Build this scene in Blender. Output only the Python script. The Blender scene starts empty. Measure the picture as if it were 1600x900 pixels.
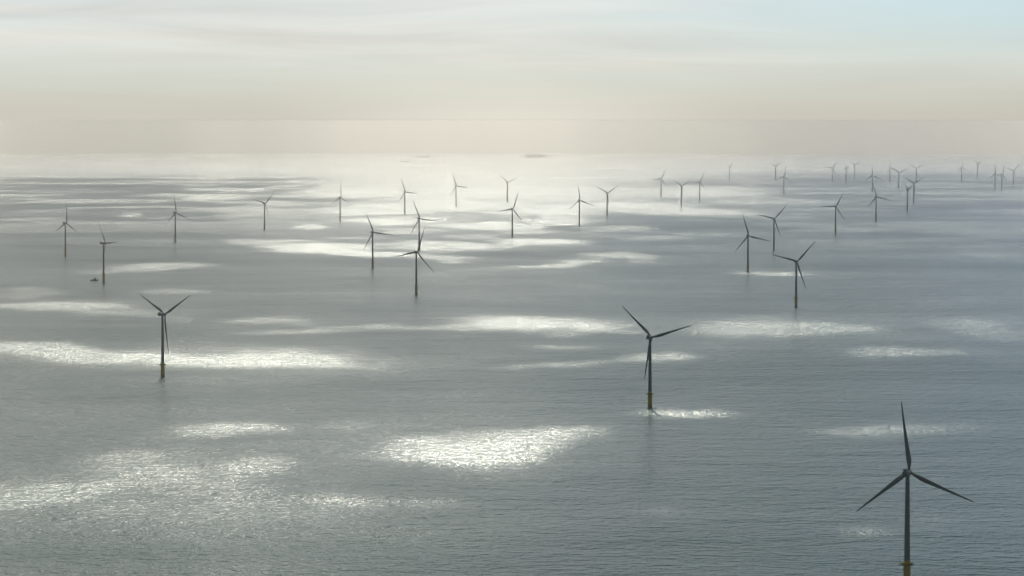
import bpy, bmesh, math, random
import numpy as np
from mathutils import Vector, Matrix
R = math.radians
C = bpy.context.scene.collection
sc = bpy.context.scene

# ------------------------------------------------------------------ camera, sky, sun, exposure
EYE = 359.0                     # metres above the sea
EARTH = 7.4e6                   # effective earth radius (with refraction)
FOC = 5200.0 / 1600.0           # focal length / picture width
TILT = math.atan(0.05042)       # camera pitched down
VEIL_LOW = (10.8, 10.35, 8.95)
VEIL = (11.6, 11.5, 10.8)        # brightness of the thin high cloud facing the sun
SUN_AZ, SUN_EL = -2.6, 35.0     # degrees right of view axis, above horizon

cam_d = bpy.data.cameras.new('camera')
cam = bpy.data.objects.new('camera', cam_d); C.objects.link(cam)
cam_d.sensor_width = 36; cam_d.lens = 36 * FOC
cam_d.clip_start = 1.0; cam_d.clip_end = 400000
cam.location = (0, 0, EYE); cam.rotation_euler = (math.pi/2 - TILT, 0, 0)
sc.camera = cam
sc.view_settings.view_transform = 'Standard'; sc.view_settings.look = 'None'
sc.view_settings.exposure = 0.0; sc.view_settings.gamma = 1.0
sc.view_settings.use_curve_mapping = False

w = bpy.data.worlds.new('World'); sc.world = w; w.use_nodes = True
nt = w.node_tree; nt.nodes.clear()
def N(nt, typ, **kw):
    n = nt.nodes.new(typ)
    for k, v in kw.items():
        if k.startswith('i_'):
            n.inputs[k[2:].replace('_', ' ')].default_value = v
        else:
            setattr(n, k, v)
    return n
def ramp(src, a, b, c, d):
    q = N(nt, 'ShaderNodeMapRange', interpolation_type='SMOOTHSTEP'); nt.links.new(src, q.inputs['Value'])
    for k, v in (('From Min', a), ('From Max', b), ('To Min', c), ('To Max', d)): q.inputs[k].default_value = v
    return q.outputs['Result']
def m2(op, a, b):
    q = N(nt, 'ShaderNodeMath', operation=op)
    for k, v in enumerate((a, b)):
        if isinstance(v, float): q.inputs[k].default_value = v
        else: nt.links.new(v, q.inputs[k])
    return q.outputs[0]
sky = N(nt, 'ShaderNodeTexSky', sky_type='NISHITA', sun_disc=False, sun_elevation=R(SUN_EL),
        sun_rotation=R(SUN_AZ), altitude=0, air_density=1.0, dust_density=1.0, ozone_density=1.0)
bg = N(nt, 'ShaderNodeBackground'); bg.inputs['Strength'].default_value = 0.06
# thin streaky high cloud over the sky, by direction
geo = N(nt, 'ShaderNodeTexCoord')
sep = N(nt, 'ShaderNodeSeparateXYZ'); nt.links.new(geo.outputs['Generated'], sep.inputs[0])
mp = N(nt, 'ShaderNodeMapping'); mp.inputs['Scale'].default_value = (2.2, 2.2, 55.0)
nt.links.new(geo.outputs['Generated'], mp.inputs[0])
nz = N(nt, 'ShaderNodeTexNoise'); nz.inputs['Scale'].default_value = 3.0; nz.inputs['Detail'].default_value = 5
nz.inputs['Roughness'].default_value = 0.5; nz.inputs['Distortion'].default_value = 0.6
nt.links.new(mp.outputs[0], nz.inputs['Vector'])
cr = N(nt, 'ShaderNodeMapRange'); cr.inputs['From Min'].default_value = 0.38; cr.inputs['From Max'].default_value = 0.68
cr.inputs['To Min'].default_value = 0.55; cr.inputs['To Max'].default_value = 0.95
nt.links.new(nz.outputs['Fac'], cr.inputs['Value'])
mixc = N(nt, 'ShaderNodeMix', data_type='RGBA')
# the veil glows towards the sun, as thin cloud does
sunv = (math.sin(R(SUN_AZ))*math.cos(R(SUN_EL)), math.cos(R(SUN_AZ))*math.cos(R(SUN_EL)), math.sin(R(SUN_EL)))
nrm = N(nt, 'ShaderNodeVectorMath', operation='NORMALIZE'); nt.links.new(geo.outputs['Generated'], nrm.inputs[0])
sx = N(nt, 'ShaderNodeSeparateXYZ'); nt.links.new(nrm.outputs[0], sx.inputs[0])
dot = N(nt, 'ShaderNodeVectorMath', operation='DOT_PRODUCT'); dot.inputs[1].default_value = sunv
nt.links.new(nrm.outputs[0], dot.inputs[0])
mx0 = N(nt, 'ShaderNodeMath', operation='MAXIMUM'); mx0.inputs[1].default_value = 0; nt.links.new(dot.outputs['Value'], mx0.inputs[0])
pw = N(nt, 'ShaderNodeMath', operation='POWER'); pw.inputs[1].default_value = 4.0; nt.links.new(mx0.outputs[0], pw.inputs[0])
ma = N(nt, 'ShaderNodeMath', operation='MULTIPLY_ADD'); ma.inputs[1].default_value = 1.9; ma.inputs[2].default_value = 0.15
nt.links.new(pw.outputs[0], ma.inputs[0])
vl = N(nt, 'ShaderNodeVectorMath', operation='SCALE'); vl.inputs[0].default_value = VEIL
vcol = N(nt, 'ShaderNodeMix', data_type='RGBA'); vcol.inputs['A'].default_value = (*VEIL_LOW, 1); vcol.inputs['B'].default_value = (*VEIL, 1)
nt.links.new(ramp(sx.outputs[2], 0.002, 0.034, 0.0, 1.0), vcol.inputs['Factor']); nt.links.new(vcol.outputs['Result'], vl.inputs[0])
mp3 = N(nt, 'ShaderNodeMapping'); mp3.inputs['Scale'].default_value = (4.0, 4.0, 38.0); mp3.inputs['Rotation'].default_value = (0, R(1.0), 0); nt.links.new(nrm.outputs[0], mp3.inputs[0])
nz3 = N(nt, 'ShaderNodeTexNoise'); nz3.inputs['Scale'].default_value = 2.2; nz3.inputs['Detail'].default_value = 6; nz3.inputs['Roughness'].default_value = 0.55; nz3.inputs['Distortion'].default_value = 0.8
nt.links.new(mp3.outputs[0], nz3.inputs['Vector'])
band = m2('MULTIPLY', m2('SUBTRACT', nz3.outputs['Fac'], 0.5), ramp(sx.outputs[2], 0.0, 0.02, 0.06, 0.6))
bx = ramp(m2('ABSOLUTE', m2('ADD', sx.outputs[0], 0.0), 0.0), 0.0, 0.085, 1.20, 0.955)
bx = m2('ADD', m2('MULTIPLY', m2('SUBTRACT', bx, 1.0), ramp(sx.outputs[2], 0.0, 0.02, 1.0, 0.2)), 1.0)
vs = m2('MULTIPLY', m2('MULTIPLY', ma.outputs[0], bx), m2('ADD', band, 1.0))
nt.links.new(vs, vl.inputs['Scale']); nt.links.new(vl.outputs[0], mixc.inputs['B'])
# the veil thins out and clears to the east (right), and closes into a low haze bank at the horizon
clear = m2('MULTIPLY', ramp(sx.outputs[0], -0.03, 0.15, 0.0, 0.97), ramp(sx.outputs[2], 0.008, 0.030, 0.0, 1.0))
fac = m2('MULTIPLY', cr.outputs['Result'], m2('SUBTRACT', 1.0, clear))
bank = ramp(sx.outputs[2], 0.0, 0.016, 1.0, 0.0)
fac = m2('MAXIMUM', fac, bank)
nt.links.new(fac, mixc.inputs['Factor'])
tint = N(nt, 'ShaderNodeMix', data_type='RGBA', blend_type='MULTIPLY'); tint.inputs['Factor'].default_value = 1
tint.inputs['B'].default_value = (.64, .94, 1.52, 1)
nt.links.new(sky.outputs[0], tint.inputs['A']); nt.links.new(tint.outputs['Result'], mixc.inputs['A'])
nt.links.new(mixc.outputs['Result'], bg.inputs['Color'])
wo = N(nt, 'ShaderNodeOutputWorld'); nt.links.new(bg.outputs[0], wo.inputs['Surface'])

sd = bpy.data.lights.new('sun', 'SUN'); sd.energy = 5.0; sd.angle = R(0.53); sd.color = (1.0, 0.935, 0.80)
sun = bpy.data.objects.new('sun', sd); C.objects.link(sun)
sv = Vector((math.sin(R(SUN_AZ))*math.cos(R(SUN_EL)), math.cos(R(SUN_AZ))*math.cos(R(SUN_EL)), math.sin(R(SUN_EL))))
sun.rotation_euler = sv.to_track_quat('Z', 'Y').to_euler(); sun.location = sv * 3000

# ------------------------------------------------------------------ helpers
def mat(name, col, rough=0.5, metal=0.0, var=0.0, scale=1.0):
    m = bpy.data.materials.new(name); m.use_nodes = True
    n = m.node_tree; b = n.nodes['Principled BSDF']
    b.inputs['Base Color'].default_value = (*col, 1)
    b.inputs['Roughness'].default_value = rough; b.inputs['Metallic'].default_value = metal
    if var:
        tc = N(n, 'ShaderNodeTexCoord'); no = N(n, 'ShaderNodeTexNoise')
        no.inputs['Scale'].default_value = scale; no.inputs['Detail'].default_value = 4
        n.links.new(tc.outputs['Object'], no.inputs['Vector'])
        hs = N(n, 'ShaderNodeMix', data_type='RGBA')
        hs.inputs['A'].default_value = (*[c*(1-var) for c in col], 1)
        hs.inputs['B'].default_value = (*[min(1, c*(1+var)) for c in col], 1)
        n.links.new(no.outputs['Fac'], hs.inputs['Factor']); n.links.new(hs.outputs['Result'], b.inputs['Base Color'])
    return m

def tag(o, label=None, cat=None, group=None, kind=None):
    for k, v in (('label', label), ('category', cat), ('group', group), ('kind', kind)):
        if v: o[k] = v
    return o

def link(name, bm, m, parent=None, loc=(0, 0, 0), smooth=True, bevel=0):
    bmesh.ops.recalc_face_normals(bm, faces=bm.faces)
    me = bpy.data.meshes.new(name); bm.to_mesh(me); bm.free()
    me.materials.append(m)
    if smooth:
        for p in me.polygons: p.use_smooth = True
        try: me.set_sharp_from_angle(angle=R(38))
        except Exception: pass
    o = bpy.data.objects.new(name, me); C.objects.link(o); o.location = loc
    if parent: o.parent = parent
    return o

def loft(bm, rings, cap=True):
    """rings: list of lists of points; joins them into a closed tube"""
    vs = [[bm.verts.new(p) for p in r] for r in rings]
    n = len(vs[0])
    for a, b in zip(vs, vs[1:]):
        for i in range(n):
            bm.faces.new((a[i], a[(i+1) % n], b[(i+1) % n], b[i]))
    if cap:
        bm.faces.new(vs[0]); bm.faces.new(vs[-1][::-1])

def lathe(bm, prof, seg=24, o=(0, 0, 0), axis='Z'):
    rings = []
    for r, h in prof:
        ring = []
        for i in range(seg):
            a = 2*math.pi*i/seg
            if axis == 'Z': ring.append((o[0]+r*math.cos(a), o[1]+r*math.sin(a), o[2]+h))
            else: ring.append((o[0]+r*math.cos(a), o[1]+h, o[2]+r*math.sin(a)))
        rings.append(ring)
    loft(bm, rings)

def box(bm, c, s, bev=0.0):
    t = bmesh.new()
    bmesh.ops.create_cube(t, size=1, matrix=Matrix.Translation(c) @ Matrix.Diagonal((*s, 1)))
    if bev: bmesh.ops.bevel(t, geom=t.edges[:], offset=bev, segments=2, affect='EDGES')
    me = bpy.data.meshes.new('t'); t.to_mesh(me); t.free(); bm.from_mesh(me); bpy.data.meshes.remove(me)

def rod(bm, a, b, r, seg=8):
    a, b = Vector(a), Vector(b); d = (b-a).normalized()
    u = d.orthogonal().normalized(); v = d.cross(u)
    loft(bm, [[p + u*r*math.cos(2*math.pi*i/seg) + v*r*math.sin(2*math.pi*i/seg) for i in range(seg)] for p in (a, b)])

def sea_z(x, y): return -(x*x + y*y) / (2*EARTH)

def ray(px, py):
    """direction of a photograph point (1600 x 900), and its bearing"""
    u, v = (px-800)/5200.0, (450-py)/5200.0
    d = Vector((u, math.cos(TILT)+v*math.sin(TILT), -math.sin(TILT)+v*math.cos(TILT)))
    return d
def at(px, py, h=0.0):
    """the place where that line of sight is h metres above the curved sea"""
    d = ray(px, py); dh = math.hypot(d.x, d.y)
    a = dh*dh/(2*EARTH); b = d.z; c = EYE-h          # c + b t + a t^2 = 0
    q = b*b-4*a*c
    if q < 0: return None
    t = (-b-math.sqrt(q))/(2*a)
    return Vector((d.x*t, d.y*t, sea_z(d.x*t, d.y*t)))

# ------------------------------------------------------------------ the sea: a curved sheet reaching past the horizon
def build_sea():
    rad = [0, 60, 150, 300]
    while rad[-1] < 96000: rad.append(rad[-1] + min(max(rad[-1]*0.06, 80), 900))
    nseg = 256
    verts = [(0, 0, 0)]; faces = []
    for r in rad[1:]:
        for i in range(nseg):
            a = 2*math.pi*i/nseg
            verts.append((r*math.sin(a), r*math.cos(a), -r*r/(2*EARTH)))
    for i in range(nseg): faces.append((0, 1+(i+1) % nseg, 1+i))
    for k in range(len(rad)-2):
        a, b = 1+k*nseg, 1+(k+1)*nseg
        for i in range(nseg):
            j = (i+1) % nseg
            faces.append((a+i, a+j, b+j, b+i))
    me = bpy.data.meshes.new('sea'); me.from_pydata(verts, [], faces); me.update()
    for p in me.polygons: p.use_smooth = True
    if me.polygons[len(me.polygons)//2].normal.z < 0: me.flip_normals()
    o = bpy.data.objects.new('sea', me); C.objects.link(o); tag(o, kind='structure')
    m = bpy.data.materials.new('sea_water'); m.use_nodes = True
    n = m.node_tree; b = n.nodes['Principled BSDF']; L = n.links
    b.inputs['Base Color'].default_value = (0.004, 0.095, 0.080, 1)
    b.inputs['IOR'].default_value = 1.333
    b.inputs['Roughness'].default_value = SEA_ROUGH
    tc = N(n, 'ShaderNodeTexCoord')
    def noise(scale, sx, sy, rot, det, rough, dist=0.0):
        mp = N(n, 'ShaderNodeMapping'); mp.inputs['Rotation'].default_value = (0, 0, R(rot))
        mp.inputs['Scale'].default_value = (sx, sy, 1)
        L.new(tc.outputs['Object'], mp.inputs[0])
        z = N(n, 'ShaderNodeTexNoise'); z.inputs['Scale'].default_value = scale
        z.inputs['Detail'].default_value = det; z.inputs['Roughness'].default_value = rough
        z.inputs['Distortion'].default_value = dist
        L.new(mp.outputs[0], z.inputs['Vector']); return z.outputs['Fac']
    def mul(a, k):
        q = N(n, 'ShaderNodeMath', operation='MULTIPLY'); L.new(a, q.inputs[0])
        if isinstance(k, float): q.inputs[1].default_value = k
        else: L.new(k, q.inputs[1])
        return q.outputs[0]
    def add(a, c):
        q = N(n, 'ShaderNodeMath', operation='ADD'); L.new(a, q.inputs[0]); L.new(c, q.inputs[1]); return q.outputs[0]
    swell = noise(1/25.0, 0.7, 1.0, 5, 2, 0.5)
    chop = noise(1/10.0, 0.75, 1.0, -6, 3, 0.6, 0.0)
    ripple = noise(1/2.6, 1.0, 0.7, 10, 2, 0.6)
    long = noise(1/110.0, 0.35, 1.0, 4, 2, 0.5)
    # gusts: water is rougher in some broad bands than in others
    gust = noise(1/700.0, 0.5, 1.0, 20, 3, 0.55)
    gr = N(n, 'ShaderNodeMapRange'); L.new(gust, gr.inputs['Value'])
    gr.inputs['From Min'].default_value = 0.3; gr.inputs['From Max'].default_value = 0.7
    gr.inputs['To Min'].default_value = 0.8; gr.inputs['To Max'].default_value = 1.2
    h = add(add(mul(swell, WAVE[0]), mul(chop, WAVE[1])), mul(ripple, WAVE[2]))
    h = mul(h, gr.outputs['Result'])
    facet = noise(1/6.0, 1.0, 0.36, -9, 2, 0.6)
    h = add(h, mul(facet, 3.0))
    h = add(h, mul(long, 11.0))
    rr = N(n, 'ShaderNodeMapRange'); L.new(gust, rr.inputs['Value'])
    rr.inputs['From Min'].default_value = 0.3; rr.inputs['From Max'].default_value = 0.7
    rr.inputs['To Min'].default_value = SEA_ROUGH-.05; rr.inputs['To Max'].default_value = SEA_ROUGH+.06
    L.new(rr.outputs['Result'], b.inputs['Roughness'])
    bp = N(n, 'ShaderNodeBump'); bp.inputs['Strength'].default_value = 1.0; bp.inputs['Distance'].default_value = 1.0
    L.new(h, bp.inputs['Height']); L.new(bp.outputs[0], b.inputs['Normal'])
    me.materials.append(m)
    return o
SEA_ROUGH = 0.22
WAVE = (6.0, 5.5, 0.8)
build_sea()

# ------------------------------------------------------------------ haze over the sea
bm = bmesh.new(); box(bm, (0, 0, (EYE+.25-640)/2), (200000, 200000, EYE+.25+640))
hm = bpy.data.materials.new('haze_air'); hm.use_nodes = True
hn = hm.node_tree; hn.nodes.clear()
pv = N(hn, 'ShaderNodeVolumePrincipled'); pv.inputs['Color'].default_value = (0.91, 0.885, 0.805, 1)
pv.inputs['Density'].default_value = 4.2e-5; pv.inputs['Anisotropy'].default_value = 0.65
ho = N(hn, 'ShaderNodeOutputMaterial'); hn.links.new(pv.outputs[0], ho.inputs['Volume'])
haze = link('haze', bm, hm, smooth=False); tag(haze, 'thin pale haze lying over the whole sea', None, None, 'stuff')

# ------------------------------------------------------------------ broken cloud deck that shades the sea
# Each gap: bearing/size given through the sunlit water below it: (x centre, y centre, half width, half height, strength, tilt)
GAPS = [
 # foreground
 (760, 690, 165, 20, 1.0, -.06), (690, 702, 90, 12, .7, -.03), (360, 673, 95, 7, .75, 0), (190, 722, 60, 12, .45, 0),
 (60, 775, 150, 20, .6, -.1), (220, 745, 90, 12, .38, .15), (395, 745, 65, 16, .55, -.3), (330, 768, 50, 8, .35, -.1), (190, 800, 60, 8, .25, 0),
 (530, 782, 45, 7, .5, 0), (650, 786, 45, 6, .3, 0), (1035, 803, 40, 7, .4, 0), (560, 668, 50, 5, .15, 0),
 (1345, 832, 50, 9, .6, 0), (1480, 812, 40, 6, .45, 0), (1390, 668, 130, 12, .65, .0), (1480, 675, 60, 7, .35, 0),
 # bands around y = 550
 (290, 560, 290, 13, 1.0, .02), (500, 560, 75, 14, .9, .02), (60, 545, 130, 12, .85, .05), (200, 575, 130, 8, .3, 0),
 (90, 482, 140, 11, .75, .03), (60, 458, 55, 4, .4, 0), (265, 457, 60, 4, .45, 0), (250, 493, 60, 5, .3, 0),
 (420, 497, 60, 4, .5, 0), (470, 517, 85, 4, .5, -.05), (560, 506, 80, 4, .55, -.04), (700, 508, 110, 5, .6, .0),
 (850, 503, 120, 10, .95, .02), (950, 510, 80, 5, .6, .03), (870, 534, 50, 4, .5, 0), (900, 562, 130, 4, .5, -.04), (1040, 551, 60, 8, .75, -.03),
 (1230, 513, 150, 14, .75, .03), (1130, 508, 60, 6, .6, 0), (1430, 547, 95, 7, .65, 0), (1540, 518, 70, 12, .4, .1), (1570, 560, 40, 5, .2, 0),
 (1052, 643, 80, 10, 1.0, 0), (1000, 648, 30, 5, .5, 0), (620, 478, 60, 3, .12, 0),
 # middle distance
 (240, 417, 90, 4, .5, -.04), (150, 422, 40, 3, .3, -.04), (1210, 427, 65, 4, .7, .02), (860, 414, 85, 4, .6, -.05), (970, 402, 65, 5, .55, 0), (1000, 405, 30, 5, .4, 0),
 (500, 388, 115, 8, 1.0, .06), (590, 398, 100, 5, .8, .03), (680, 405, 70, 3, .6, 0), (480, 357, 40, 4, .7, 0), (640, 362, 70, 4, .6, 0), (820, 362, 60, 4, .6, 0), (740, 370, 50, 3, .5, 0), (590, 330, 120, 5, .8, 0), (850, 332, 110, 5, .8, 0), (420, 345, 60, 3, .4, 0), (700, 385, 120, 5, .7, 0), (840, 378, 80, 5, .8, .0),
 (400, 377, 60, 3, .5, 0), (1030, 372, 60, 3, .4, 0), (970, 357, 70, 3, .5, 0), (1100, 366, 50, 3, .3, 0),
 (760, 352, 110, 5, .8, 0), (620, 345, 100, 5, .8, 0), (870, 345, 70, 5, .7, 0), (560, 372, 60, 3, .4, 0), (300, 358, 30, 2, .2, 0),
 (1190, 340, 90, 3, .3, 0), (1350, 357, 90, 3, .3, 0), (1290, 327, 90, 3, .25, 0), (1530, 397, 50, 3, .2, 0), (1450, 352, 60, 4, .15, 0),
 (110, 300, 100, 3, .3, 0), (200, 335, 20, 3, .7, 0), (330, 309, 60, 3, .7, 0), (370, 326, 70, 3, .5, 0), (60, 330, 40, 2, .4, 0), (430, 317, 40, 3, .6, 0),
 (800, 300, 260, 16, 1.0, 0), (700, 322, 190, 7, .8, 0), (950, 322, 150, 6, .8, 0), (1060, 330, 140, 5, .7, .02), (560, 300, 110, 8, .8, 0),
 (600, 285, 170, 7, .8, 0), (300, 285, 200, 3, .5, 0), (100, 275, 160, 3, .5, 0), (420, 270, 260, 4, .7, 0), (800, 275, 320, 12, 1.0, 0), (1080, 300, 130, 8, .7, 0),
 (1180, 315, 120, 5, .4, 0), (300, 262, 420, 4, .8, 0), (900, 262, 420, 8, 1.0, 0), (300, 250, 500, 8, .9, 0), (1000, 250, 500, 8, .9, 0),
]
CLOUD_H = 2000.0
THICK = 1.0          # how strongly the deck dims the sun
def fbm(x, y, seed, octaves=5):
    """value noise"""
    rs = np.random.RandomState(seed); tab = rs.rand(256, 256)
    out = np.zeros_like(x); amp = 1.0; tot = 0
    for k in range(octaves):
        xf = np.floor(x); yf = np.floor(y); fx = x-xf; fy = y-yf
        fx = fx*fx*(3-2*fx); fy = fy*fy*(3-2*fy)
        xi = xf.astype(int) & 255; yi = yf.astype(int) & 255; x1 = (xi+1) & 255; y1 = (yi+1) & 255
        out += amp*((tab[xi, yi]*(1-fx)+tab[x1, yi]*fx)*(1-fy)+(tab[xi, y1]*(1-fx)+tab[x1, y1]*fx)*fy)
        tot += amp; amp *= .55; x = x*2.03+17.1; y = y*2.03+5.7
    return out/tot

def build_clouds():
    # polar grid over the water: bearing x distance, fine where the photograph looks
    az = np.concatenate([np.arange(-180, -13, 3.0), np.arange(-13, 13, 0.05), np.arange(13, 180.1, 3.0)])
    far = 24500.0
    offs = np.concatenate([np.array([20000, 8000, 4500, 3000, 2200, 1600, 1300]), np.arange(1100, 720, -10.0), np.arange(720, 250, -3.0), np.arange(250, 60, -1.0)])
    dist = 5200*EYE/offs
    dist = dist[dist < far+3000]
    A, D = np.meshgrid(np.radians(az), dist, indexing='ij')
    gx, gy = D*np.sin(A), D*np.cos(A)
    # where that water stands in the photograph's frame of bearings (x) and dips (y)
    gz = -(D**2)/(2*EARTH) - EYE
    f = gy*math.cos(TILT) - gz*math.sin(TILT); u = gy*math.sin(TILT) + gz*math.cos(TILT)
    front = f > 100
    fs = np.where(front, f, 1e9)
    X = 800 + 5200*gx/fs; Y = 450 - 5200*u/fs
    X = np.where(front, X, -9e5); 
    # ragged edges
    wx = (fbm(gx/260, gy/420, 3)-.5); wy = (fbm(gx/260+40, gy/420+9, 4)-.5)
    s = (Y-188)/400.0
    Xw = X + wx*110*np.clip(s, .25, 1.6); Yw = Y + wy*44*np.clip(s, .1, 1.3)**1.5
    gap = np.zeros_like(X)
    rag = .45 + 1.1*fbm(gx/70, gy/130, 51, 4)
    for (cx, cy, hw, hh, st, tl) in GAPS:
        if 290 < cy < 425: hh *= 1.35; st = min(1, st*1.3)
        dy = (Yw-cy-(X-cx)*tl)/(hh*1.05)
        dx = (Xw-cx)/(hw*1.05)
        r2 = dx*dx+dy*dy
        sh = np.exp(-(r2**1.5))*rag
        sh = np.clip((sh-.10)/.72, 0, 1); sh = sh*sh*(3-2*sh)
        sh = .72*sh + .28*np.exp(-r2/1.5)*rag
        gap = np.maximum(gap, st*sh)
    # gaps that no one placed: outside the frame, and thin streaks far off
    nf = fbm(gx/1500, gy/2600, 8, 5)
    streak = np.clip((fbm(gx/520, gy/620, 21, 6)-.485)/.06, 0, 1)
    farw = np.clip((D-9000)/9000, 0, 1)
    east = np.clip(np.degrees(np.arctan2(gx, gy))/8.0, -.6, 1.5)
    gap = np.maximum(gap, streak*farw**.6*.85*(1-.45*np.clip(east*1.5, 0, 1)))
    outside = (np.abs(X-800) > 860)
    gap = np.where(outside, np.maximum(gap, np.clip((nf-np.where((gx > 0) & (gy > 0), .42, .60))/.06, 0, 1)*.8), gap)
    # broad unevenness of the layer, thinner to the right (east) and in soft veins
    broad = fbm(gx/1100, gy/1900, 12, 5)
    fine = fbm(gx/170, gy/240, 13, 4)
    nearw = np.clip((6500-D)/4000, 0, 1)
    azd = np.degrees(np.arctan2(gx, gy))
    dens = 0.93 - .19*np.exp(-((azd+1.8)/3.8)**2)*np.clip((gy-1500)/2500, 0, 1) + east*(0.75*nearw - 0.20*(1-nearw)*(east > 0)) + .16*np.clip((3100-D)/900, 0, 1) + 0.5*(broad-.5) + 0.5*(fine-.5)
    behind = np.clip((500-gy)/1500, 0, 1)
    dens = dens + behind*.5
    dens *= 1 - (.28 + .16*np.exp(-((azd+.3)/2.6)**2) - .18*np.clip(-east*2, 0, 1))*farw
    dens = dens*(1-gap**.6)
    dens *= np.clip((far+3000-D)/6500, 0, 1)
    dens = np.clip(dens, 0, 1.5)
    na, nd = X.shape
    slant = CLOUD_H/math.tan(R(SUN_EL))
    cx = gx + slant*math.sin(R(SUN_AZ)); cy = gy + slant*math.cos(R(SUN_AZ))
    cz = CLOUD_H - (D**2)/(2*EARTH)
    th = np.clip(dens, 0, 1)
    puff = fbm(gx/120, gy/160, 31, 4)
    lo = np.stack([cx, cy, cz - 3 - 14*th*puff], -1).reshape(-1, 3)
    hi = np.stack([cx, cy, cz + 3 + 30*th*puff], -1).reshape(-1, 3)
    keep = dens > 0.015
    idx = np.arange(na*nd).reshape(na, nd)
    a, b, c, d = idx[:-1, :-1], idx[1:, :-1], idx[1:, 1:], idx[:-1, 1:]
    kf = keep[:-1, :-1] | keep[1:, :-1] | keep[1:, 1:] | keep[:-1, 1:]
    q = np.stack([a, b, c, d], -1)[kf]
    n = na*nd
    faces = np.concatenate([q, q[:, ::-1]+n]).astype(np.int32)
    verts = np.concatenate([lo, hi]).astype(np.float32)
    used = np.zeros(len(verts), bool); used[faces] = True
    remap = np.cumsum(used)-1
    faces = remap[faces]; verts = verts[used]
    dd = np.concatenate([dens.ravel(), dens.ravel()])[used].astype(np.float32)
    me = bpy.data.meshes.new('cloud_deck')
    me.vertices.add(len(verts)); me.vertices.foreach_set('co', verts.ravel())
    me.loops.add(faces.size); me.loops.foreach_set('vertex_index', faces.ravel().astype(np.int32))
    me.polygons.add(len(faces)); me.polygons.foreach_set('loop_start', np.arange(0, faces.size, 4, dtype=np.int32))
    me.polygons.foreach_set('loop_total', np.full(len(faces), 4, np.int32))
    me.update(calc_edges=True); me.validate()
    at_ = me.attributes.new('water_content', 'FLOAT', 'POINT'); at_.data.foreach_set('value', dd)
    for p in me.polygons: p.use_smooth = True
    m = bpy.data.materials.new('cloud_layer'); m.use_nodes = True
    t = m.node_tree; t.nodes.clear(); L = t.links
    an = N(t, 'ShaderNodeAttribute', attribute_name='water_content')
    tau = N(t, 'ShaderNodeMath', operation='MULTIPLY'); L.new(an.outputs['Fac'], tau.inputs[0]); tau.inputs[1].default_value = -1.9*THICK
    ex = N(t, 'ShaderNodeMath', operation='EXPONENT'); L.new(tau.outputs[0], ex.inputs[0])
    df = N(t, 'ShaderNodeBsdfDiffuse'); df.inputs['Color'].default_value = (.9, .9, .9, 1)
    tl = N(t, 'ShaderNodeBsdfTranslucent'); tl.inputs['Color'].default_value = (.95, .95, .95, 1)
    mx = N(t, 'ShaderNodeMixShader'); tf = N(t, 'ShaderNodeMath', operation='MULTIPLY_ADD'); L.new(an.outputs['Fac'], tf.inputs[0]); tf.inputs[1].default_value = -.42; tf.inputs[2].default_value = .88; tf.use_clamp = True; L.new(tf.outputs[0], mx.inputs[0]); L.new(df.outputs[0], mx.inputs[1]); L.new(tl.outputs[0], mx.inputs[2])
    tr = N(t, 'ShaderNodeBsdfTransparent')
    m2 = N(t, 'ShaderNodeMixShader'); L.new(ex.outputs[0], m2.inputs[0]); L.new(mx.outputs[0], m2.inputs[1]); L.new(tr.outputs[0], m2.inputs[2])
    o_ = N(t, 'ShaderNodeOutputMaterial'); L.new(m2.outputs[0], o_.inputs['Surface'])
    me.materials.append(m)
    o = bpy.data.objects.new('clouds', me); C.objects.link(o)
    tag(o, 'broken thin cloud layer high above the sea', None, None, 'stuff')
build_clouds()

# ------------------------------------------------------------------ wind turbines
HUB_H = 88.0; BLADE = 56.0
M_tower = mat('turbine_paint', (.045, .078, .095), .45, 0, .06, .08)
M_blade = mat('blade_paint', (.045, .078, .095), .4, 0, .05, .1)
M_yellow = mat('yellow_paint', (.24, .18, .012), .5, 0, .15, .5)
M_steel = mat('galvanised_steel', (.22, .23, .23), .5, .4, .15, 1.0)
M_growth = mat('weed_growth', (.035, .05, .02), .8, 0, .4, 1.5)
M_red = mat('red_lamp_glass', (.35, .02, .02), .3)

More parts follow.
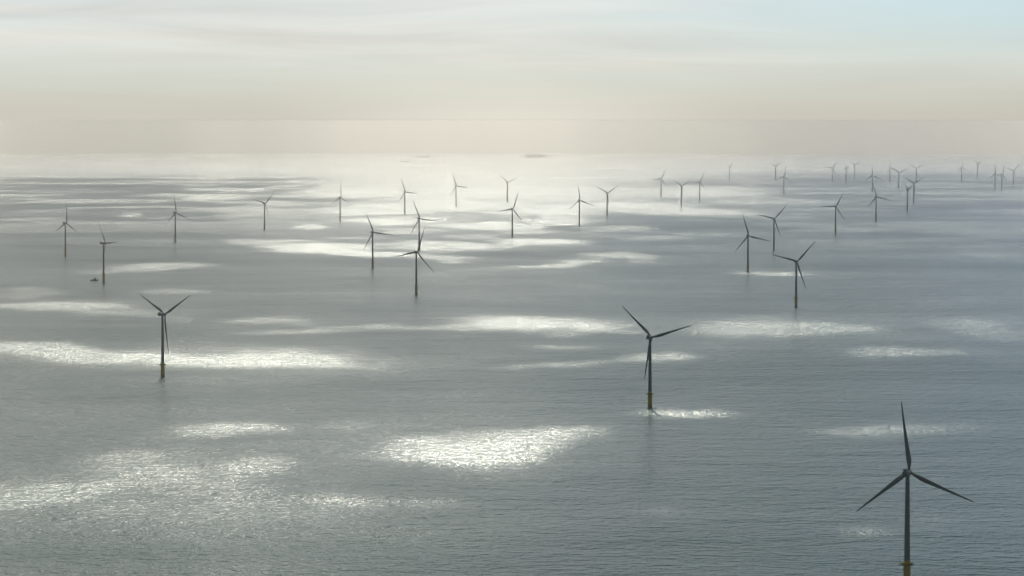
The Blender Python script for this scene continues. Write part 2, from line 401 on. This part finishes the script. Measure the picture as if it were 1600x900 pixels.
def make_turbine():
    root = bpy.data.objects.new('wind_turbine', None); C.objects.link(root)
    bm = bmesh.new()
    prof = [(2.35, 18.0)]
    for k in range(1, 4):                      # flange rings between tower sections
        h = 18 + k*(85.6-18)/3; r = 2.35 - .75*k/3
        prof += [(r, h-.12), (r+.06, h-.1), (r+.06, h+.1), (r, h+.12)] if k < 3 else [(r, h)]
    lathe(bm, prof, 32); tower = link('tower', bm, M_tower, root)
    bm = bmesh.new()                           # door at the platform
    box(bm, (-2.42, 0, 19.3), (.16, 1.0, 2.3), .05); link('door', bm, M_steel, tower)
    bm = bmesh.new()
    lathe(bm, [(2.75, -8), (2.75, 2.0), (2.75, 16.6), (2.7, 17.2), (2.7, 17.9), (2.5, 18.0), (2.5, 20.2), (2.36, 20.25)], 32)
    tp = link('transition_piece', bm, M_yellow, root)
    bm = bmesh.new(); lathe(bm, [(2.78, -3), (2.82, 0), (2.81, 2.4), (2.76, 3.6)], 32); link('waterline_growth', bm, M_growth, tp)
    bm = bmesh.new()                           # walkway round the foot with an arm for the crane to the left
    lathe(bm, [(2.72, 16.9), (4.9, 16.9), (4.9, 17.15), (2.72, 17.15)], 32)
    box(bm, (-5.4, -1, 17.02), (3.2, 4.0, .24))
    for i in range(8):
        a = 2*math.pi*i/8
        rod(bm, (2.9*math.cos(a), 2.9*math.sin(a), 15.2), (4.7*math.cos(a), 4.7*math.sin(a), 16.9), .1, 6)
    link('platform', bm, M_yellow, tp)
    bm = bmesh.new()
    for i in range(20):
        a = 2*math.pi*i/20
        rod(bm, (4.8*math.cos(a), 4.8*math.sin(a), 17.1), (4.8*math.cos(a), 4.8*math.sin(a), 18.3), .05, 6)
    for z in (17.7, 18.3):
        lathe(bm, [(4.75, z-.05), (4.85, z-.05), (4.85, z+.05), (4.75, z+.05)], 32)
    link('railing', bm, M_yellow, tp)
    bm = bmesh.new()                           # boat landing: two fenders and a ladder
    for s in (-.9, .9):
        rod(bm, (s-1.5, -4.2, -2), (s-1.5, -4.2, 8.5), .25, 8)
        for z in (1.5, 7.5): rod(bm, (s-1.5, -4.2, z), (s-1.2, -2.6, z), .14, 6)
    for k in range(32): rod(bm, (-1.75, -3.6, .5+k*.5), (-1.25, -3.6, .5+k*.5), .04, 5)
    for s in (-1.75, -1.25): rod(bm, (s, -3.6, 0), (s, -3.6, 17.0), .06, 6)
    link('boat_landing', bm, M_yellow, tp)
    bm = bmesh.new()
    rod(bm, (-5.9, -1.4, 17.1), (-5.9, -1.4, 20.6), .18, 8); rod(bm, (-5.9, -1.4, 20.5), (-7.6, -3.2, 21.6), .12, 8)
    link('davit_crane', bm, M_steel, tp)
    # nacelle, its axis along local +Y (the rotor end)
    bm = bmesh.new()
    rings = []
    for y, wv, h, dz in ((-8.4, 3.3, 3.0, .25), (-8.0, 3.9, 3.7, .1), (-5, 4.2, 4.1, 0), (1.5, 4.2, 4.1, 0), (3.0, 3.7, 3.7, 0), (3.7, 3.0, 3.0, 0)):
        ring = []
        for i in range(24):
            a = 2*math.pi*i/24; c, s_ = math.cos(a), math.sin(a)
            ex = lambda t: math.copysign(abs(t)**.45, t)
            ring.append((wv/2*ex(c), y, HUB_H+dz+h/2*ex(s_)))
        rings.append(ring)
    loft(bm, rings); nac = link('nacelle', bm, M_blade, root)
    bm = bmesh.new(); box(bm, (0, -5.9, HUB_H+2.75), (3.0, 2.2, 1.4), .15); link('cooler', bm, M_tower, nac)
    bm = bmesh.new(); rod(bm, (.9, -7.4, HUB_H+1.9), (.9, -7.4, HUB_H+4.6), .07, 6); rod(bm, (.5, -7.4, HUB_H+4.5), (1.3, -7.4, HUB_H+4.5), .05, 6)
    link('wind_sensor', bm, M_steel, nac)
    bm = bmesh.new(); lathe(bm, [(.3, 0), (.32, .35), (.2, .55)], 12, (-1.0, -3.6, HUB_H+2.03)); link('warning_lamp', bm, M_red, nac)
    bm = bmesh.new(); lathe(bm, [(1.66, 85.5), (1.9, 85.55), (1.9, 86.1), (1.6, 86.2)], 24); link('yaw_ring', bm, M_steel, root)
    # hub with spinner; blades are its children
    bm = bmesh.new()
    lathe(bm, [(1.45, -1.25), (1.95, -1.1), (2.05, .2), (1.9, 1.3), (1.45, 2.2), (.8, 2.8), (.15, 3.05)], 24, (0, 0, 0), 'Y')
    hub = link('hub', bm, M_blade, root, (0, 5.0, HUB_H)); hub.rotation_mode = 'YXZ'
    bmb = bmesh.new(); rings = []
    st = [(1.2, 2.0, 1.0, 0), (3, 2.1, 1.0, 4), (6, 2.9, .62, 14), (10, 3.9, .36, 12), (14, 3.75, .28, 9), (20, 3.2, .24, 6), (28, 2.5, .21, 3.5),
          (36, 1.95, .19, 2), (44, 1.45, .18, 1), (50, 1.05, .17, 0), (54, .7, .16, -1), (55.6, .35, .16, -1), (BLADE, .08, .2, -1)]
    for z, ch, tk, tw in st:
        ring = []
        for i in range(16):
            a = 2*math.pi*i/16
            xx = math.cos(a)*.5; yy = math.sin(a)*.5*tk
            if tk < .9: yy *= (1 - .55*(xx-(-.5))) ; xx += .18     # trailing edge thinner
            xx *= ch; yy *= ch
            t = R(tw); x2 = xx*math.cos(t)-yy*math.sin(t); y2 = xx*math.sin(t)+yy*math.cos(t)
            ring.append((x2, y2 + .0009*z*z, z))
        rings.append(ring)
    loft(bmb, rings)
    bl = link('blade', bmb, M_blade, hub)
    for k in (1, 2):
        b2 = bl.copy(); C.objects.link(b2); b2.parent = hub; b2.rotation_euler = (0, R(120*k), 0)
    return root

def copy_tree(o, parent=None):
    c = o.copy(); C.objects.link(c); c.parent = parent
    for ch in list(o.children): copy_tree(ch, c)
    return c

# hub x, hub y (photo points), blade angle (counter-clockwise from the right), rotor bearing, label
T = [
 (1420.8, 738, 97, 24, 'nearest and largest wind turbine, its yellow foot cut by the bottom edge'),
 (1018, 527, 137, 26, 'large turbine right of centre, its thin shadow crossing a sunlit patch'),
 (257.2, 491, 31, 36, 'large turbine at left before a bright sunlit band, two blades raised in a V'),
 (652, 394, 71, 28, 'turbine left of centre overlapping the tower of a smaller one directly behind'),
 (583.6, 363, 114, 27, 'left one of the tight trio left of centre, foot at edge of bright water'),
 (656, 341.6, 113, 26, 'turbine whose lower tower is hidden behind the raised blade of a nearer one'),
 (103.8, 348.5, 87, 38, 'leftmost turbine of the whole farm, one blade straight up'),
 (164.5, 380, 125, 57, 'turbine seen nearly edge-on beside the small dark workboat'),
 (275.2, 332.4, 98, 34, 'second row turbine standing on grey water right of the edge-on one by the workboat'),
 (414.4, 318, 45, 34, 'turbine with a blade up right and one left, alone between leftmost group and the centre'),
 (532.4, 308.4, 88, 34, 'small turbine with short upright blade, just up and left of the tight trio'),
 (633.4, 299.5, 111, 28, 'small turbine directly above the tight trio left of centre'),
 (713.4, 290.5, 112, 28, 'small pale turbine in full glare with one blade pointing right, between two others'),
 (793.5, 285, 24, 30, 'small faint turbine in full glare with blades spread in a flat V, behind another'),
 (801.6, 326.5, 69, 32, 'middle turbine of the farm in bright water, a blade up and to the right'),
 (906.2, 312.5, 98, 27, 'turbine in bright water with upright blade, just left of a Y-shaped one'),
 (949.4, 301.5, 33, 28, 'Y-shaped turbine just right of one with an upright blade, in bright water'),
 (1033.6, 279.5, 65, 24, 'leftmost of the three small turbines clustered in the glare beyond the far water'),
 (1065.4, 290.5, 31, 28, 'Y-shaped turbine in the middle of a cluster of three in the glare'),
 (1094, 284.5, 65, 26, 'rightmost of the three small turbines clustered in the glare'),
 (1141, 261, 40, 70, 'tiny lone turbine fading into the haze right of the cluster of three'),
 (1212, 259.8, 32, 26, 'very faint Y-shaped turbine in haze behind and left of a darker small one'),
 (1225.6, 275.6, 80, 30, 'small dark turbine with upright blade in front of a very faint one'),
 (1210.3, 342, 48, 26, 'turbine with one long blade reaching up right, behind the pair at right of centre'),
 (1169.8, 368.4, 107, 24, 'turbine right of centre with its foot in a narrow bright streak'),
 (1245.4, 408.6, 47, 26, 'second nearest turbine on the right, blades pointing left, up right and down'),
 (1306.4, 322.6, 62, 24, 'turbine on blue grey water with a level blade pointing left'),
 (1369.6, 307.6, 107, 28, 'dark turbine on blue water in front of a fainter one at upper right'),
 (1419.4, 296, 28, 72, 'edge-on turbine standing just in front of a Y-shaped fainter one'),
 (1428.4, 286.5, 32, 24, 'Y-shaped faint turbine right behind an edge-on one'),
 (1405, 269.8, 25, 28, 'pale hazy turbine with flat V blades above and left of the edge-on one'),
 (1432, 263, 32, 26, 'barely visible turbine in the haze directly above the Y-shaped faint one'),
 (1391.5, 262, 100, 60, 'barely visible turbine in the haze left of the pale flat V one'),
 (1363.5, 274, 95, 26, 'pale turbine in haze whose foot is hidden by the dark one on blue water'),
 (1301, 262.5, 55, 30, 'leftmost of three ghostly turbines in a row in the haze near the horizon'),
 (1323, 263.5, 30, 80, 'middle one of three ghostly turbines in a row in the haze near the horizon'),
 (1335.5, 258, 30, 40, 'rightmost of three ghostly turbines in a row in the haze near the horizon'),
 (1503.4, 261.5, 92, 40, 'ghostly upright-bladed turbine, left one of the hazy pair near the right edge'),
 (1528.4, 256, 30, 60, 'ghostly turbine, right one of the hazy pair and nearest to the horizon'),
 (1555.4, 271.5, 95, 30, 'grey turbine with upright blade near the right edge, on blue water below the haze'),
 (1583.8, 266, 45, 26, 'rightmost turbine of the whole farm, at the right edge with a blade up right'),
 (1566.5, 272, 70, 60, 'faint slim turbine between the two grey ones at the right edge'),
]
GROUP = 'wind turbines of the offshore wind farm'
proto = make_turbine()
for i, (hx, hy, ang, bear, lab) in enumerate(T):
    o = proto if i == 0 else copy_tree(proto)
    b = R(bear)
    p = at(hx, hy, HUB_H)
    # the rotor stands 5 m ahead of the tower: shift so that the hub, not the tower, meets the sight line
    p2 = Vector((p.x - 5*math.sin(b)*.9, p.y - 5*math.cos(b)*.9, 0)); p2.z = sea_z(p2.x, p2.y)
    o.location = p2; o.rotation_euler = (0, 0, -b)
    for ch in o.children:
        if ch.name.startswith('hub'): ch.rotation_euler = (R(4), R(90-ang), 0)
        if ch.name.startswith('transition_piece'): ch.rotation_euler = (0, 0, b)
    tag(o, lab, 'wind turbine', GROUP)

# ------------------------------------------------------------------ vessels
M_hull = mat('dark_hull_paint', (.03, .04, .05), .4, 0, .2, .3)
M_white = mat('ship_white_paint', (.6, .6, .58), .4, 0, .05, .3)
M_rust = mat('deck_red_paint', (.22, .07, .04), .6, 0, .2, .3)
M_glass = mat('dark_window_glass', (.02, .025, .03), .1)
def hull_mesh(L, B, H, draft, bow=.22, sheer=.12):
    bm = bmesh.new(); rings = []
    for k in range(15):
        t = k/14; x = -L/2 + L*t
        wd = 1.0 if t < 1-bow else max(.03, 1-((t-(1-bow))/bow)**1.8)
        if t < .1: wd = .82+1.8*t
        top = H*(1+sheer*max(0, (t-.6)/.4)**2*2)
        rk = L*.03*max(0, (t-.7)/.3)
        y = B/2*wd
        rings.append([(x+rk, -y, top), (x, -y*.94, 0), (x-rk*.5, -y*.6, -draft), (x-rk*.5, y*.6, -draft), (x, y*.94, 0), (x+rk, y, top)])
    loft(bm, rings); return bm
def place_ship(o, px, py, head):
    p = at(px, py, 0); o.location = p; o.rotation_euler = (0, 0, R(head))

def workboat():
    r = bpy.data.objects.new('workboat', None); C.objects.link(r)
    link('hull', hull_mesh(22, 7, 2.4, 1.2), M_hull, r)
    bm = bmesh.new(); box(bm, (1.5, 0, 3.7), (8, 5.2, 2.8), .3); cab = link('cabin', bm, M_steel, r)
    bm = bmesh.new(); box(bm, (3.0, 0, 6.1), (4.2, 4.2, 2.2), .35); wh = link('wheelhouse', bm, M_steel, r)
    bm = bmesh.new(); box(bm, (3.0, 0, 6.3), (4.3, 4.3, .8), .05); link('window', bm, M_glass, wh)
    bm = bmesh.new(); rod(bm, (1.4, 0, 7.1), (1.2, 0, 11), .12); rod(bm, (1.25, -1.2, 9.6), (1.25, 1.2, 9.6), .08); link('mast', bm, M_steel, r)
    bm = bmesh.new()
    for s in (-3.2, 3.2):
        for k in range(8): rod(bm, (-10+k*1.1, s, 2.3), (-10+k*1.1, s, 3.4), .05, 5)
        rod(bm, (-10, s, 3.4), (-2.3, s, 3.4), .05, 5)
    link('railing', bm, M_steel, r)
    tag(r, 'small dark workboat on grey water beside the edge-on turbine', 'workboat')
    return r
wb = workboat(); place_ship(wb, 147, 438.5, 12); wb.scale = (.85, .85, .9)

M_hull_grey = mat('grey_hull_paint', (.25, .24, .22), .5, 0, .1, .3)
def cargo(L, B, H, kind):
    r = bpy.data.objects.new('cargo_ship', None); C.objects.link(r)
    link('hull', hull_mesh(L, B, H, H*.6, .16, .06), M_hull_grey, r)
    k = L/180.0
    bm = bmesh.new(); box(bm, (-L*.40, 0, H+11*k), (L*.09, B*.86, 22*k), .5*k); s = link('superstructure', bm, M_white, r)
    bm = bmesh.new(); box(bm, (-L*.385, 0, H+23.6*k), (L*.05, B*1.0, 3.2*k), .3*k); link('bridge', bm, M_white, s)
    bm = bmesh.new(); box(bm, (-L*.455, 0, H+17*k), (L*.025, B*.25, 12*k), .5*k); link('funnel', bm, M_rust, r)
    if kind:
        for j in range(4):
            bm = bmesh.new(); x = -L*.26+j*L*.17
            box(bm, (x, 0, H+1.4*k), (L*.13, B*.7, 2.8*k), .3*k); link('hatch_cover', bm, M_rust, r)
        for j in range(3):
            bm = bmesh.new(); x = -L*.175+j*L*.17
            rod(bm, (x, 0, H), (x, 0, H+17*k), 1.2*k); rod(bm, (x, 0, H+15*k), (x+L*.1, 0, H+10*k), .7*k); link('deck_crane', bm, M_white, r)
    else:
        for j in range(9):
            bm = bmesh.new(); x = -L*.30+j*L*.078
            hh = (16, 18, 18, 15, 18, 18, 13, 15, 10)[j]*k
            box(bm, (x, 0, H+hh/2), (L*.07, B*.92, hh), .2*k); link('container_stack', bm, (M_rust, M_white, M_steel)[j % 3], r)
    bm = bmesh.new(); rod(bm, (L*.44, 0, H), (L*.44, 0, H+14*k), .6*k); link('foremast', bm, M_white, r)
    return r
s = cargo(95, 15, 7, True); place_ship(s, 633, 253.2, 8); tag(s, 'nearest of the tiny ships left of centre in the cream glare below the horizon', 'ship', 'ships on the horizon')
s = cargo(190, 30, 12, True); place_ship(s, 660, 246.2, 170); tag(s, 'cargo ship at the horizon just right of the nearest tiny ship', 'ship', 'ships on the horizon')
s = cargo(290, 40, 15, False); place_ship(s, 838, 246.2, 5); tag(s, 'long low container ship on the horizon near the centre, far from the other ships', 'ship', 'ships on the horizon')
